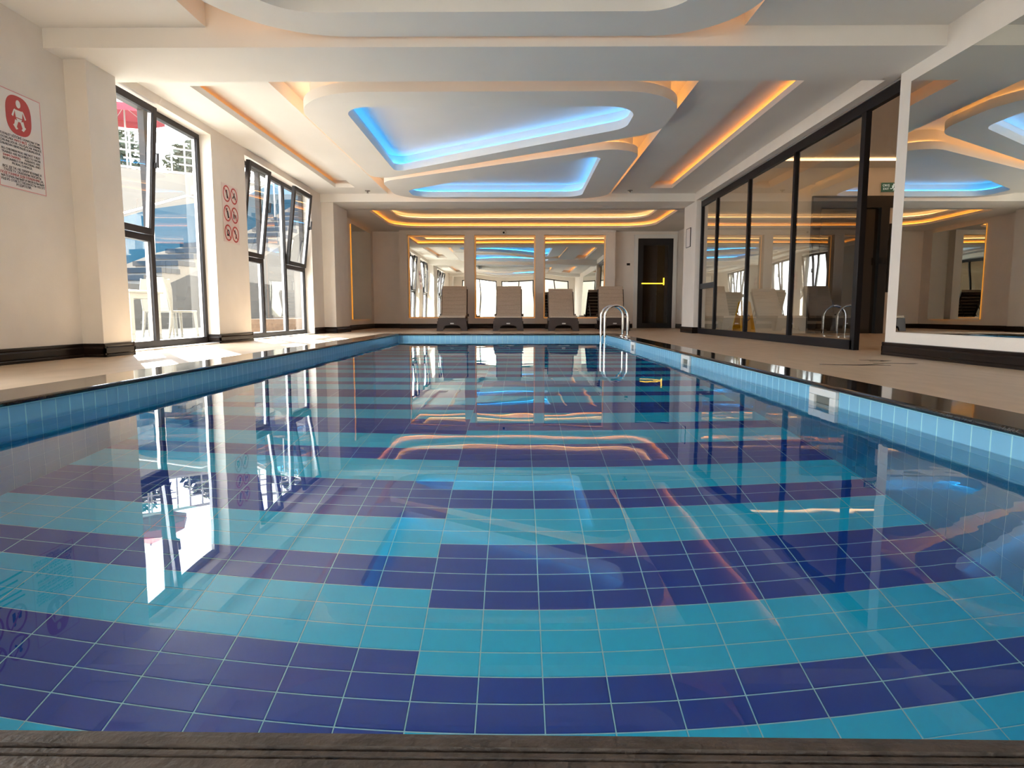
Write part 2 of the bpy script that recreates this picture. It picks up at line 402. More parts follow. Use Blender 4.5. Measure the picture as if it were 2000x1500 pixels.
pool_wall('pool_wall_near', 'pale blue tiled pool end under the near coping', (PI / 2, 0, PI), (PXR, PYN - .02, ZC), PXR - PXL)
# water surface
wm = MB()
wm.add([(PXL - .01, PYN - .03, ZWAT), (PXR + .01, PYN - .03, ZWAT), (PXR + .01, PYF + .01, ZWAT), (PXL - .01, PYF + .01, ZWAT)], [(0, 1, 2, 3)])
me = bpy.data.meshes.new('water'); me.from_pydata(wm.v, [], wm.f); water = link('water', me, water_m)
tag(water, 'still clear water filling the indoor pool', 'water', kind='stuff')

# coping: black granite with a rounded nose
def coping(name, label, prof_axis, a, b, edge, depth, sgn):
    z0, z1 = ZC, ZD
    rr = (z1 - z0) / 2; pts = []
    nose = [(-rr * 0.0 + math.cos(t) * -rr, rr + math.sin(t) * rr) for t in [PI / 2 - k * PI / 6 for k in range(7)]]
    pts = [(depth, z1)] + [(-0.012 - rr * math.cos(t), z0 + rr + rr * math.sin(t)) for t in [PI / 2 - k * PI / 6 for k in range(7)]] + [(depth, z0)]
    pts = [(edge + sgn * p[0], p[1]) for p in pts]
    m = MB().prism(pts, prof_axis, a, b)
    o = m.build(name, granite); tag(o, label, 'coping', kind='structure'); return o
coping('trim_1', 'polished black granite coping on the window side of the pool', 'y', PYN - .3, PYF + .30, PXL, 0.33, -1)
coping('trim_2', 'polished black granite coping on the skimmer side of the pool', 'y', PYN - .3, PYF + .30, PXR, 0.25, 1)
coping('trim_3', 'polished black granite coping in front of the loungers', 'x', PXL - .012, PXR + .012, PYF, 0.30, 1)
nc = MB()
zt = ZD
nc.prism([(PYN, ZC - .002), (PYN - .006, zt - .010), (PYN - .014, zt - .002), (PYN - .024, zt), (PYN - .034, zt), (PYN - .036, zt - .006), (PYN - .040, zt - .001), (PYN - .046, zt - .001), (PYN - .048, zt - .005), (PYN - .052, zt), (PYN - .060, zt), (PYN - .5, zt), (PYN - .5, ZC - .002)], 'x', PXL - .012, PXR + .012)
granite_worn = P('worn_granite', (0.055, 0.042, 0.034), 0.5, var=0.5, scale=28, bump=0.25, bscale=120)
nco = nc.build('trim_4', granite_worn); nco.rotation_euler = (0, 0, -.0077)
tag(nco, 'worn dark granite edge of the pool at the bottom of the picture', 'coping', kind='structure')

# ------------------------------------------------------------------ deck floor
fl = MB()
cl, cr, cf = PXL - .33, PXR + .25, PYF + .30
fl.box(-4.08, cl, YN, 18.0, -.2, ZD); fl.box(cr, 3.72, YN, 18.0, -.2, ZD); fl.box(cl, cr, cf, 18.0, -.2, ZD); fl.box(cl, cr, YN, PYN - .5, -.2, ZD)
fl.box(3.72, 9.2, 5.0, 18.0, -.2, ZD)
tag(fl.build('floor', deck_m), 'beige stone tiled deck around the pool', 'floor', kind='structure')

# ------------------------------------------------------------------ walls
WIN = [(6.20, 8.46), (9.48, 12.44), (0.60, 3.30)]
wl = MB()
ZT, WB = 3.20, -4.095
wl.box(WB, WL, YN - .2, 0.60, -.2, ZT); wl.box(WB, WL, 3.30, 6.20, -.2, ZT); wl.box(WB, WL, 8.46, 9.48, -.2, ZT); wl.box(WB, WL, 12.44, 17.9, -.2, ZT)
for a, b in WIN: wl.box(WB, WL, a, b, 2.645, ZT); wl.box(WB, WL, a, b, -.2, 0.03)
wall_left = wl.build('wall_left', paint); tag(wall_left, 'cream plaster wall with tall windows beside the pool', 'wall', kind='structure')
def pil(name, label, x0, x1, y0, y1, z1):
    return tag(MB().box(x0, x1, y0, y1, -.1, z1).build(name, paint, bevel=.004), label, 'pilaster', kind='structure')
pil('wall_pilaster', 'cream pilaster between the baby sign and the first tall window', WL - .05, -3.68, 5.77, 6.19, 2.6)
pil('wall_pilaster', 'cream pilaster just beyond the second window carrying the far beam', WL - .05, -3.63, 13.10, 14.15, 2.6)
pil('wall_pilaster', 'cream square column at the far end of the glass partition', 3.48, 3.75, 12.95, 13.85, 3.0)
pil('wall_pilaster', 'cream pilaster on the window wall behind the viewpoint', WL - .05, -3.68, -2.2, -1.6, 2.6)
wr = MB()
wr.box(WR, WR + .14, YN - .2, 6.17, -.2, ZT)
wr.box(WR, WR + .3, 6.17, 12.96, 2.59, ZT)
tag(wr.build('wall_right', paint), 'white plaster wall around the big mirror and above the glass partition', 'wall', kind='structure')
# back wall with the mirror wall in front of it
wb = MB()
wb.box(-4.2, 2.60, 17.66, 17.9, -.2, ZT); wb.box(4.30, 4.5, 13.0, 17.9, -.2, ZT); wb.box(2.60, 3.13, 17.70, 17.9, -.2, ZT); wb.box(4.27, 4.5, 17.70, 17.9, -.2, ZT); wb.box(3.13, 4.27, 17.70, 17.9, 2.50, ZT); wb.box(3.75, 4.5, 13.0, 13.1, -.2, ZT)
MX = [(-2.90, -1.38), (-1.13, 0.48), (0.71, 2.34)]; MZ = (0.285, 2.465); YM = 17.40
xs = [-3.11] + [x for p in MX for x in p] + [2.58]
wb.box(-3.11, 2.58, YM, 17.66, -.1, MZ[0]); wb.box(-3.11, 2.58, YM, 17.66, MZ[1], 2.62)
for k in range(0, 8, 2): wb.box(xs[k], xs[k + 1], YM, 17.66, MZ[0], MZ[1])
wall_back = wb.build('wall_back', paint); tag(wall_back, 'beige end wall behind the loungers with three mirror niches', 'wall', kind='structure')
wn = MB()
wn.box(-4.2, 3.6, YN - .2, YN, 2.45, ZT); wn.box(-4.2, 3.6, YN - .2, YN, -.2, 0.1)
for a, b in [(-4.2, -3.3), (-1.25, -.95), (1.05, 1.35), (3.1, 3.6)]: wn.box(a, b, YN - .2, YN, 0.1, 2.45)
tag(wn.build('wall_near', paint), 'cream end wall with glazed openings behind the viewpoint', 'wall', kind='structure')

gy = MB()  # open courtyard added behind the viewpoint to send light forward
gy.box(-4.2, 3.7, -10.2, -10.0, -.2, ZT); gy.box(3.6, 3.8, -10.2, YN - .2, -.2, ZT); gy.box(-4.095, -3.9, -10.0, -8.5, -.2, ZT); gy.box(-4.095, -3.9, -5.5, YN - .2, -.2, ZT); gy.box(-4.095, -3.9, -8.5, -5.5, 2.5, ZT); gy.box(-4.095, -3.9, -8.5, -5.5, -.2, .1)
tag(gy.build('wall_added_court', P('added_court_wall', (0.62, 0.56, 0.48), .8)), 'walls of an added open courtyard sending light in from behind the viewpoint', 'wall', kind='structure')
tag(MB().box(-4.2, 3.7, -10.2, YN, -.2, ZD).build('floor_added_court', P('added_court_floor', (0.45, 0.41, 0.36), .6)), 'paving of the added courtyard behind the viewpoint', 'floor', kind='structure')
# ------------------------------------------------------------------ ceiling
ceil = MB()
TOP = 3.15
def soffits(y0, y1, sl, sr, zc):
    # strips either side of the tray, with light slots; y0..y1 bay, sl / sr slot (near, far)
    for (xa, xb, x_s0, x_s1, s, side) in ((WL, -2.53, -3.385, -3.02, sl, -1), (1.835, 3.62, 2.47, 2.897, sr, 1)):
        lip = zc + .072
        ceil.box(xa, x_s0, y0, y1, zc, lip); ceil.box(x_s1, xb, y0, y1, zc, lip)
        ceil.box(x_s0, x_s1, y0, s[0], zc, lip); ceil.box(x_s0, x_s1, s[1], y1, zc, lip)
        ceil.box(xa, xb, y0, y1, zc + .135, TOP)
        if side < 0:
            ceil.box(xa, x_s0 - .11, y0, y1, lip, zc + .135); ceil.box(x_s1, xb, y0, y1, lip, zc + .135)
        else:
            ceil.box(x_s1 + .11, xb, y0, y1, lip, zc + .135); ceil.box(xa, x_s0, y0, y1, lip, zc + .135)
        xo = x_s0 - .11 if side < 0 else x_s0; xe = x_s1 if side < 0 else x_s1 + .11
        ceil.box(xo, xe, y0, s[0] - .08, lip, zc + .135); ceil.box(xo, xe, s[1] + .08, y1, lip, zc + .135)
    ceil.box(-2.53, 1.835, y0, y1, 2.90, TOP)
soffits(6.32, 13.05, (6.98, 12.40), (6.60, 12.50), CE)
soffits(-1.5, 5.54, (-0.9, 5.05), (-0.9, 4.7), 2.713)
ceil.box(WL - .3, 3.62, YN - .2, -2.2, CE, TOP)
ceiling = ceil.build('ceiling', ceil_paint); tag(ceiling, 'white ceiling with beams, floating rounded panels and coloured cove lights', 'ceiling', kind='structure')
def beam(y0, y1, z, x0=WL - .02, x1=WR + .02):
    return MB().box(x0, x1, y0, y1, z, TOP).build('beam', ceil_paint, ceiling, bevel=.003)
beam(5.54, 6.33, 2.555); beam(-2.2, -1.5, 2.555); beam(13.05, 14.0, 2.585, WL - .02, 3.62)
# led strips of the slots
def slot_led(x, y0, y1, z, mat): return MB().box(x - .008, x + .008, y0, y1, z, z + .012).build('led_strip', mat, ceiling)
slot_led(-3.475, 6.95, 12.44, CE + .075, led_dim); slot_led(2.985, 6.60, 12.54, CE + .075, led_orange)
slot_led(-3.475, -.9, 5.08, 2.713 + .075, led_dim); slot_led(2.985, -.9, 4.75, 2.713 + .075, led_orange)
def island(outer, hole, zi, tray, lit=True):
    th = 0.105
    p = plate('ceiling_panel', outer, [hole], zi, zi + th, ceil_paint, ceiling)
    plate('panel_core', inset(outer, .072), [inset(hole, -.078)], zi + th, tray + .01, ceil_paint, p)
    plate('recess_ceiling', inset(hole, -.076), [], zi + th + .13, zi + th + .145, ceil_paint, p)
    if lit: band('blue_led_strip', inset(hole, -.07), zi + th + .004, zi + th + .016, led_blue, p)
    band('orange_led_strip', inset(outer, .064), zi + th + .002, zi + th + .014, led_tray, p)
    return p
i1o = rounded([(-2.39, 6.82), (1.76, 6.82), (1.76, 8.32), (-2.39, 11.17)], [.85, .72, .62, .22], 14)
i1h = rounded([(-1.90, 7.30), (1.31, 7.30), (1.31, 8.13), (-1.92, 10.55)], [.32, .36, .34, .10], 12)
island(i1o, i1h, 2.625, 2.90)
i2o = rounded([(1.71, 8.83), (1.71, 12.93), (-2.30, 12.93), (-2.30, 11.28)], [.42, .55, .62, .5], 14)
i2h = rounded([(1.20, 9.46), (1.22, 12.76), (-1.98, 12.76), (-1.98, 12.08)], [.12, .32, .3, .28], 12)
island(i2o, i2h, 2.625, 2.90)
i0o = rounded([(-2.32, 5.49), (1.76, 5.49), (1.76, 3.4), (-2.32, 0.6)], [1.0, .72, .6, .3], 14)
i0h = rounded([(-1.90, 5.06), (1.25, 5.06), (1.25, 3.75), (-1.90, 1.55)], [.42, .32, .3, .12], 12)
island(i0o, i0h, 2.615, 2.90, False)
i3o = rounded([(1.70, 2.55), (1.70, -1.35), (-2.30, -1.35), (-2.30, .0)], [.4, .5, .6, .45], 14)
i3h = rounded([(1.20, 1.75), (1.20, -.95), (-1.9, -.95), (-1.9, -.55)], [.12, .3, .3, .25], 12)
island(i3o, i3h, 2.615, 2.90)
# alcove ceiling with a double stepped tray
ao = [(-4.2, 13.95), (4.4, 13.95), (4.4, 17.75), (-4.2, 17.75)]
t1 = rounded([(-3.16, 14.10), (3.42, 14.10), (3.42, 16.95), (-3.16, 16.95)], [.12, .12, .75, .75], 12)
t2 = rounded([(-2.86, 14.28), (3.12, 14.28), (3.12, 16.28), (-2.86, 16.28)], [.12, .12, .62, .62], 12)
al = plate('alcove_soffit', ao, [t1], 2.585, 2.64, ceil_paint, ceiling)
plate('alcove_wall', ao, [inset(t1, -.10)], 2.64, TOP, ceil_paint, al)
plate('tray_ring', inset(t1, -.105), [t2], 2.70, 2.745, ceil_paint, al)
plate('tray_ring', inset(t1, -.105), [inset(t2, -.10)], 2.745, 2.82, ceil_paint, al)
plate('tray_ceiling', inset(t1, -.105), [], 2.82, 2.84, ceil_paint, al)
band('orange_led_strip', inset(t1, -.09), 2.643, 2.66, led_orange, al)
band('warm_led_strip', inset(t2, -.09), 2.748, 2.765, led_warm, al)

# ------------------------------------------------------------------ skirting boards
def skirting(name, label, runs):
    # runs: (x0,y0,x1,y1, nx,ny) along the wall face, normal out of the wall
    root = None
    m = MB()
    prof = [(0, ZD), (.020, ZD), (.020, .035), (.016, .042), (.020, .05), (.020, .095), (.013, .108), (.017, .118), (.017, .133), (.006, .137), (0, .137)]
    for (xa, ya, xb, yb, nx, ny) in runs:
        n = len(prof)
        vs_ = [(xa + nx * p[0], ya + ny * p[0], p[1]) for p in prof] + [(xb + nx * p[0], yb + ny * p[0], p[1]) for p in prof]
        m.add(vs_, [tuple(range(n)), tuple(range(n, 2 * n))] + [(i, (i + 1) % n, n + (i + 1) % n, n + i) for i in range(n)])
    o = m.build(name, skirt); tag(o, label, 'baseboard', kind='structure'); return o
def e(x0, y0, x1, y1, nx, ny, k=.02):
    return (x0, y0, x1, y1, nx, ny)
skirting('baseboard_left', 'dark wooden skirting along the window wall', [
    (WL, YN, WL, .6, 1, 0), (WL, 3.3, WL, 5.77, 1, 0), (WL, 5.77, -3.66, 5.77, 0, -1), (-3.68, 5.75, -3.68, 6.21, 1, 0), (WL, 6.19, -3.66, 6.19, 0, 1),
    (WL, 8.44, WL, 9.50, 1, 0), (-4.02, 8.46, -3.85, 8.46, 0, -1), (-4.02, 9.48, -3.85, 9.48, 0, 1),
    (WL, 12.44, WL, 13.1, 1, 0), (WL, 13.1, -3.61, 13.1, 0, -1), (-3.63, 13.08, -3.63, 14.17, 1, 0), (WL, 14.15, -3.61, 14.15, 0, 1), (WL, 14.15, WL, 17.66, 1, 0)])
skirting('baseboard_right', 'dark wooden skirting under the big wall mirror', [
    (WR, YN, WR, 6.19, -1, 0), (WR - .02, 6.17, WR + .14, 6.17, 0, 1), (3.48, 12.93, 3.48, 13.87, -1, 0), (3.46, 12.95, 3.6, 12.95, 0, -1), (3.48, 13.85, 3.75, 13.85, 0, 1)])
skirting('baseboard_back', 'dark wooden skirting behind the loungers', [
    (WL, 17.66, -3.11, 17.66, 0, -1), (-3.13, YM, 2.60, YM, 0, -1), (-3.11, YM - .02, -3.11, 17.66, -1, 0), (2.58, YM - .02, 2.58, 17.7, 1, 0), (2.58, 17.70, 3.11, 17.70, 0, -1), (4.29, 17.7, 4.30, 17.7, 0, -1), (4.30, 13.1, 4.30, 17.7, -1, 0)])

# ------------------------------------------------------------------ windows (dark aluminium, some tilted sashes)
def window(n, y0, y1, bays, label, tilt=7.0):
    xf = -4.05; d = .035; fw = .066; z0, z1 = .03, 2.645
    root = empty('window_%d' % n, (xf, (y0 + y1) / 2, 0), label=label, cat='window', kind='structure')
    oy = (y0 + y1) / 2
    def part(name, ya, yb, za, zb, mat=frame_m, parent=root, dx=0, dd=d):
        return MB().box(dx - dd, dx + dd, ya - oy, yb - oy, za, zb).build(name, mat, parent, bevel=.003)
    part('frame_head', y0, y1, z1 - fw, z1); part('frame_foot', y0, y1, z0, z0 + fw + .01)
    part('frame_jamb', y0, y0 + fw, z0 + fw, z1 - fw); part('frame_jamb', y1 - fw, y1, z0 + fw, z1 - fw)
    for k, (ya, yb, kind) in enumerate(bays):
        if k: part('mullion', ya - .038, ya + .038, z0 + fw, z1 - fw)
        a = ya + (.038 if k else fw); b = yb - (.038 if k < len(bays) - 1 else fw)
        if kind == 'fixed':
            part('pane', a, b, z0 + fw, z1 - fw, glass, root, 0, .004)
            part('glazing_bead', a, a + .009, z0 + fw, z1 - fw, alu, root, -.012, .02); part('glazing_bead', b - .009, b, z0 + fw, z1 - fw, alu, root, -.012, .02)
        else:
            part('transom', a, b, 1.185, 1.255)
            part('pane', a, b, z0 + fw, 1.185, glass, root, 0, .004)
            part('glazing_bead', b - .009, b, z0 + fw, 1.185, alu, root, -.012, .02)
            h = z1 - fw + .02 - 1.255; w = b - a; ang = math.radians(tilt)
            s = bpy.data.objects.new('sash', None); col.objects.link(s); s.parent = root; s.location = (.045, (a + b) / 2 - oy, 1.258); s.rotation_euler = (0, ang, 0)
            def sp(name, ya_, yb_, za, zb, mat=frame_m, dx=0, dd=.028):
                return MB().box(dx - dd, dx + dd, ya_, yb_, za, zb).build(name, mat, s, bevel=.003)
            hw = w / 2 + .012; sw = .068
            sp('stile', -hw, -hw + sw, 0, h); sp('stile', hw - sw, hw, 0, h); sp('bottom_rail', -hw + sw, hw - sw, 0, sw); sp('top_rail', -hw + sw, hw - sw, h - sw, h)
            sp('pane', -hw + sw, hw - sw, sw, h - sw, glass, 0, .004)
            sp('glazing_bead', hw - sw - .009, hw - sw, sw, h - sw, alu, -.01, .02)
            hb = MB().box(.028, .05, hw - .045, hw - .015, h * .55 - .03, h * .55 + .03).box(.05, .075, hw - .04, hw - .02, h * .55 - .02, h * .55 + .13).build('handle', frame_m, s, bevel=.003)
    return root
window(1, 6.20, 8.46, [(6.20, 7.26, 'tilt'), (7.26, 8.46, 'fixed')], 'tall dark framed window beside the baby sign, chairs outside', 4.5)
window(2, 9.48, 12.44, [(9.48, 10.38, 'tilt'), (10.38, 11.42, 'fixed'), (11.42, 12.44, 'tilt')], 'farther dark framed window with two tilted sashes')
window(3, 0.60, 3.30, [(0.6, 1.5, 'tilt'), (1.5, 2.4, 'fixed'), (2.4, 3.3, 'tilt')], 'dark framed window seen only in the far mirrors')
for n, (a, b) in enumerate([(-3.3, -1.25), (-.95, 1.05), (1.35, 3.1)]):
    r = empty('window_%d' % (n + 4), ((a + b) / 2, YN - .1, 0), label=['glazed opening behind the viewpoint by the window wall', 'middle glazed opening behind the viewpoint', 'glazed opening behind the viewpoint by the mirror wall'][n], cat='window', kind='structure')
    w = (b - a) / 2
    MB().box(-w, w, -.03, .03, .1, .16).box(-w, w, -.03, .03, 2.39, 2.45).box(-w, -w + .06, -.03, .03, .16, 2.39).box(w - .06, w, -.03, .03, .16, 2.39).box(-.03, .03, -.03, .03, .16, 2.39).build('frame', frame_m, r)
    MB().box(-w + .06, -.03, -.004, .004, .16, 2.39).build('pane', glass, r); MB().box(.03, w - .06, -.004, .004, .16, 2.39).build('pane', glass, r)

# ------------------------------------------------------------------ wall mirrors
mir = empty('wall_mirror', (WR, 3.2, 0), label='large frameless mirror on the white wall beside the open doorway', cat='mirror')
MB().box(-.012, -.002, -3.0, 2.785, .235, 2.43).build('mirror_glass', mirror_flat, mir)
MB().box(-.002, 0, -3.0, 2.78, .24, 2.425).build('backing', dark_void, mir)
for k, (a, b) in enumerate(MX):
    lab = ['niche mirror nearest the window wall, reflecting the tall windows', 'middle niche mirror between the two piers', 'niche mirror nearest the dark door'][k]
    r = empty('niche_mirror', ((a + b) / 2, 17.60, MZ[0]), label=lab, cat='mirror', group='mirrors in the end wall')
    w = (b - a) / 2; h = MZ[1] - MZ[0]
    MB().box(-w + .035, w - .035, -.012, 0, .035, h - .035).build('mirror_glass', mirror_wavy, r)
    MB().box(-w + .002, w - .002, .0, .055, .002, h - .002).build('backing', paint, r)
    lm = MB().box(-w + .004, -w + .012, -.01, -.002, .004, h - .004).box(w - .012, w - .004, -.01, -.002, .004, h - .004).box(-w + .012, w - .012, -.01, -.002, .004, .012).box(-w + .012, w - .012, -.01, -.002, h - .012, h - .004)
    lm.build('led_strip', led_niche, r)
sm = empty('side_mirror', (WL, 16.25, .235), label='tall mirror with amber lit edge on the alcove side wall', cat='mirror')
MB().box(.03, .042, -.96, .96, 0.03, 2.24).build('mirror_glass', mirror_flat, sm)
MB().box(0, .03, -.93, .93, .06, 2.21).build('backing', paint, sm)
MB().box(.004, .024, -.95, -.935, .04, 2.23).box(.004, .024, .935, .95, .04, 2.23).box(.004, .024, -.935, .935, .04, .055).box(.004, .024, -.935, .935, 2.215, 2.23).build('led_strip', led_niche, sm)

# ------------------------------------------------------------------ glass partition and open doorway
gp = empty('glass_partition', (GX, 7.0, 0), label='dark framed glass partition along the side room', cat='partition', kind='structure')
def gpart(name, ya, yb, za, zb, mat, dx=0, dd=.03, bev=.003):
    return MB().box(dx - dd, dx + dd, ya - 7.0, yb - 7.0, za, zb).build(name, mat, gp, bevel=bev)
gpart('head_rail', 6.22, 12.94, 2.46, 2.565, frame_in); gpart('head_trim', 6.22, 12.94, 2.565, 2.585, alu, -.01, .03)
gpart('foot_rail', 6.98, 12.94, ZD, .12, frame_in)
PYS = [6.98, 8.66, 10.34, 11.96, 12.90]
for k, y in enumerate(PYS): gpart('post', y - (.045 if k == 0 else .03), y + (.045 if k == 0 else .03), .12 if k else ZD, 2.46, frame_in)
for a, b in zip(PYS[:-1], PYS[1:]): gpart('pane', a + .03, b - .03, .12, 2.46, glass_in, 0, .005, 0)
gpart('mid_rail', 11.99, 12.87, .88, .98, frame_in)

# side room behind the glass
sr = MB()
sr.box(3.62, 5.74, 12.96, 13.1, -.2, 3.4); sr.box(5.74, 7.6, 12.96, 13.1, 2.60, 3.4); sr.box(7.6, 9.2, 12.96, 13.1, -.2, 3.4); sr.box(9.0, 9.2, 5.0, 13.0, -.2, 3.4); sr.box(3.61, 9.2, 4.9, 5.0, -.2, 3.4)
sr.box(5.6, 7.8, 14.9, 15.0, -.2, 3.4)
tag(sr.build('wall_side_room', paint), 'beige walls of the dim room behind the glass', 'wall', kind='structure')
tag(MB().box(3.77, 9.2, 4.9, 15.0, 3.2, 3.3).build('ceiling_side_room', ceil_paint), 'ceiling of the dim room behind the glass', 'ceiling', kind='structure')
srl = bpy.data.objects['ceiling_side_room']
band('cove_led_strip', [(4.4, 6.2), (8.3, 6.2), (8.3, 12.2), (4.4, 12.2)], 3.16, 3.19, EM('side_room_led', (1.0, 0.55, 0.24), 2.4), srl, .05)
dr = empty('door_1', (6.67, 12.93, 0), label='black framed doorway below the exit sign in the side room', cat='door', kind='structure')
MB().box(-.96, .96, -.05, .06, 2.44, 2.66).build('door_head', black_m, dr); MB().box(-.96, -.8, -.05, .06, ZD, 2.44).build('door_jamb', black_m, dr); MB().box(.36, .52, -.05, .06, ZD, 2.44).build('door_jamb', black_m, dr)
MB().box(.52, .94, 0, .04, ZD, 2.44).build('side_panel', paint, dr)
MB().box(.35, .47, -.09, -.05, 1.36, 1.50).box(.38, .42, -.13, -.09, 1.38, 1.48).build('lock', black_m, dr, bevel=.004)
MB().box(-.8, .36, .06, .09, ZD, 2.44).build('door_leaf', brown_glass, dr)
tv = empty('wall_screen', (7.38, 12.955, .82), label='tall black panel hung on the side room wall', cat='panel')
MB().box(-.16, .16, -.06, 0, 0, 1.32).build('panel', black_m, tv, bevel=.006)
MB().box(-.17, -.16, -.05, -.01, .8, 1.0).build('bracket', base_brown, tv)
ex = empty('exit_sign', (7.22, 12.955, 2.83), (PI / 2, 0, 0), label='dark green exit sign with running figure above the black doorway', cat='sign')
MB().box(-.19, .19, -.085, .085, 0, .03).build('housing', exit_green, ex, bevel=.004)
def text(body, size, mat, parent, x, y, z, align='CENTER', ext=.0006, sx=1.0, name='lettering'):
    c = bpy.data.curves.new(name, 'FONT'); c.body = body; c.size = size; c.align_x = align; c.align_y = 'CENTER'; c.extrude = ext; c.resolution_u = 2
    c.materials.append(mat)
    tmp = bpy.data.objects.new(name, c); me = bpy.data.meshes.new_from_object(tmp); bpy.data.objects.remove(tmp)
    if not me.materials: me.materials.append(mat)
    o = bpy.data.objects.new(name, me); col.objects.link(o); o.parent = parent; o.location = (x, y, z); o.scale = (sx, 1, 1); return o
text('ÇIKIŞ', .055, exit_white, ex, -.11, .03, .031); text('EXIT', .055, exit_white, ex, -.11, -.035, .031)
rm = MB(); rm.disc(.035, .05, .014, .0315); rm.tube([(.03, .03, .031), (.02, -.01, .031)], .011, 6); rm.tube([(.02, -.01, .031), (.045, -.03, .031), (.03, -.065, .031)], .007, 6); rm.tube([(.02, -.01, .031), (.0, -.03, .031), (-.03, -.03, .031)], .007, 6); rm.tube([(.03, .028, .031), (.06, .015, .031)], .006, 6); rm.tube([(.03, .028, .031), (.0, .015, .031)], .006, 6)
rm.build('running_figure', exit_white, ex)
MB().prism([(.10, .012), (.13, .012), (.13, .035), (.165, 0), (.13, -.035), (.13, -.012), (.10, -.012)], 'z', .03, .0315).build('arrow', exit_white, ex)
wf = empty('wet_floor_sign', (4.03, 11.65, ZD), (0, 0, math.radians(18)), label='yellow folding wet floor sign standing behind the glass', cat='sign')
for s in (-1, 1):
    M = Matrix.Rotation(s * math.radians(13), 4, 'X')
    p = MB().prism([(-.15, 0), (-.10, 0), (-.08, .05), (.08, .05), (.10, 0), (.15, 0), (.11, .60), (.05, .64), (-.05, .64), (-.11, .60)], 'y', -.008, .008, Matrix.Translation((0, -s * .15 * -1, 0)) @ M).build('board', yellow_p, wf)
    if s < 0:
        g = MB().ring2(0, .33, .05, .062, 0, .002).tube([(-.035, .30, .001), (.03, .36, .001)], .008, 6)
        k = g.build('warning_print', black_print, p); k.matrix_local = Matrix.Translation((0, -.15, 0)) @ M @ Matrix.Translation((0, -.012, 0)) @ Matrix.Rotation(PI / 2, 4, 'X')

# ------------------------------------------------------------------ back door, column frame, fixtures
d2 = empty('door_2', (3.70, 17.70, 0), label='black door with glowing bar handle beside the loungers', cat='door', kind='structure')
MB().box(-.57, -.47, -.04, .03, ZD, 2.40).box(.47, .57, -.04, .03, ZD, 2.40).box(-.57, .57, -.04, .03, 2.40, 2.50).build('door_frame', white_plastic, d2, bevel=.004)
MB().box(-.47, -.32, -.02, .03, ZD, 2.40).box(.34, .47, -.02, .03, ZD, 2.40).box(-.32, .34, -.02, .03, 2.22, 2.40).box(-.32, .34, -.02, .03, ZD, .15).build('door_leaf', black_m, d2)
MB().box(-.32, .34, 0, .03, .15, 2.22).build('door_glass', brown_glass, d2)
MB().box(.05, .25, -.006, 0, .15, 2.22).build('bronze_strip', P('bronze', (0.05, 0.03, 0.008), .3, metal=.4), d2)
MB().box(-.36, .23, -.05, -.03, 1.195, 1.225).box(.215, .245, -.05, -.02, 1.17, 1.36).build('door_handle', glow_yellow, d2)  # bar handle has a yellow emissive material
cf_ = empty('picture_frame', (3.48, 13.45, 1.75), label='small thin framed notice on the square column', cat='frame')
MB().box(-.012, 0, -.15, .15, 0, .36).build('sheet', paper, cf_); MB().box(-.016, 0, -.16, -.15, -.01, .37).box(-.016, 0, .15, .16, -.01, .37).box(-.016, 0, -.15, .15, -.01, 0).box(-.016, 0, -.15, .15, .36, .37).build('border', black_m, cf_)
cc = empty('security_camera', (-.34, YM, 2.52), label='small white dome camera above the middle mirror', cat='camera')
MB().box(-.05, .05, -.03, 0, -.035, .035).build('base', white_plastic, cc, bevel=.008)
MB().lathe([(0.0, -.06), (.03, -.052), (.052, -.03), (.06, 0), (.052, .03), (.03, .052), (0, .06)], (0, -.07, 0), 16).build('dome', white_plastic, cc)
MB().lathe([(0.0, -.03), (.026, -.015), (.03, 0), (.026, .015), (0, .03)], (-.012, -.12, -.012), 12).build('lens', black_m, cc)
sb = empty('sensor_box', (2.48, YM, 2.55), label='flat white sensor plate at the top corner of the mirror wall', cat='sensor')
MB().box(-.11, .11, -.05, 0, -.02, .02).build('cover', white_plastic, sb, bevel=.006)
sw = empty('light_switch', (2.98, 17.70, 1.72), label='small dark switch on the wall beside the black door', cat='switch')
MB().box(-.045, .045, -.012, 0, -.03, .03).build('plate', base_brown, sw, bevel=.003); MB().box(-.03, .03, -.016, -.012, -.02, .02).build('rocker', black_m, sw)
for x, y, lab in ((-2.86, 12.72, 'dark ceiling sprinkler near the second window'), (2.15, 12.72, 'dark ceiling sprinkler near the glass partition')):
    sp = empty('sprinkler', (x, y, CE), label=lab, cat='sprinkler', group='ceiling sprinklers')
    MB().lathe([(0.05, 0), (.05, -.01), (.02, -.015), (.012, -.04), (.012, -.045)], (0, 0, 0), 14).build('body', P('sprinkler_metal', (0.25, .24, .23), .3, metal=.8), sp)
    MB().lathe([(0.001, -.052), (.028, -.05), (.03, -.046), (.001, -.046)], (0, 0, 0), 14).build('deflector', chrome, sp)

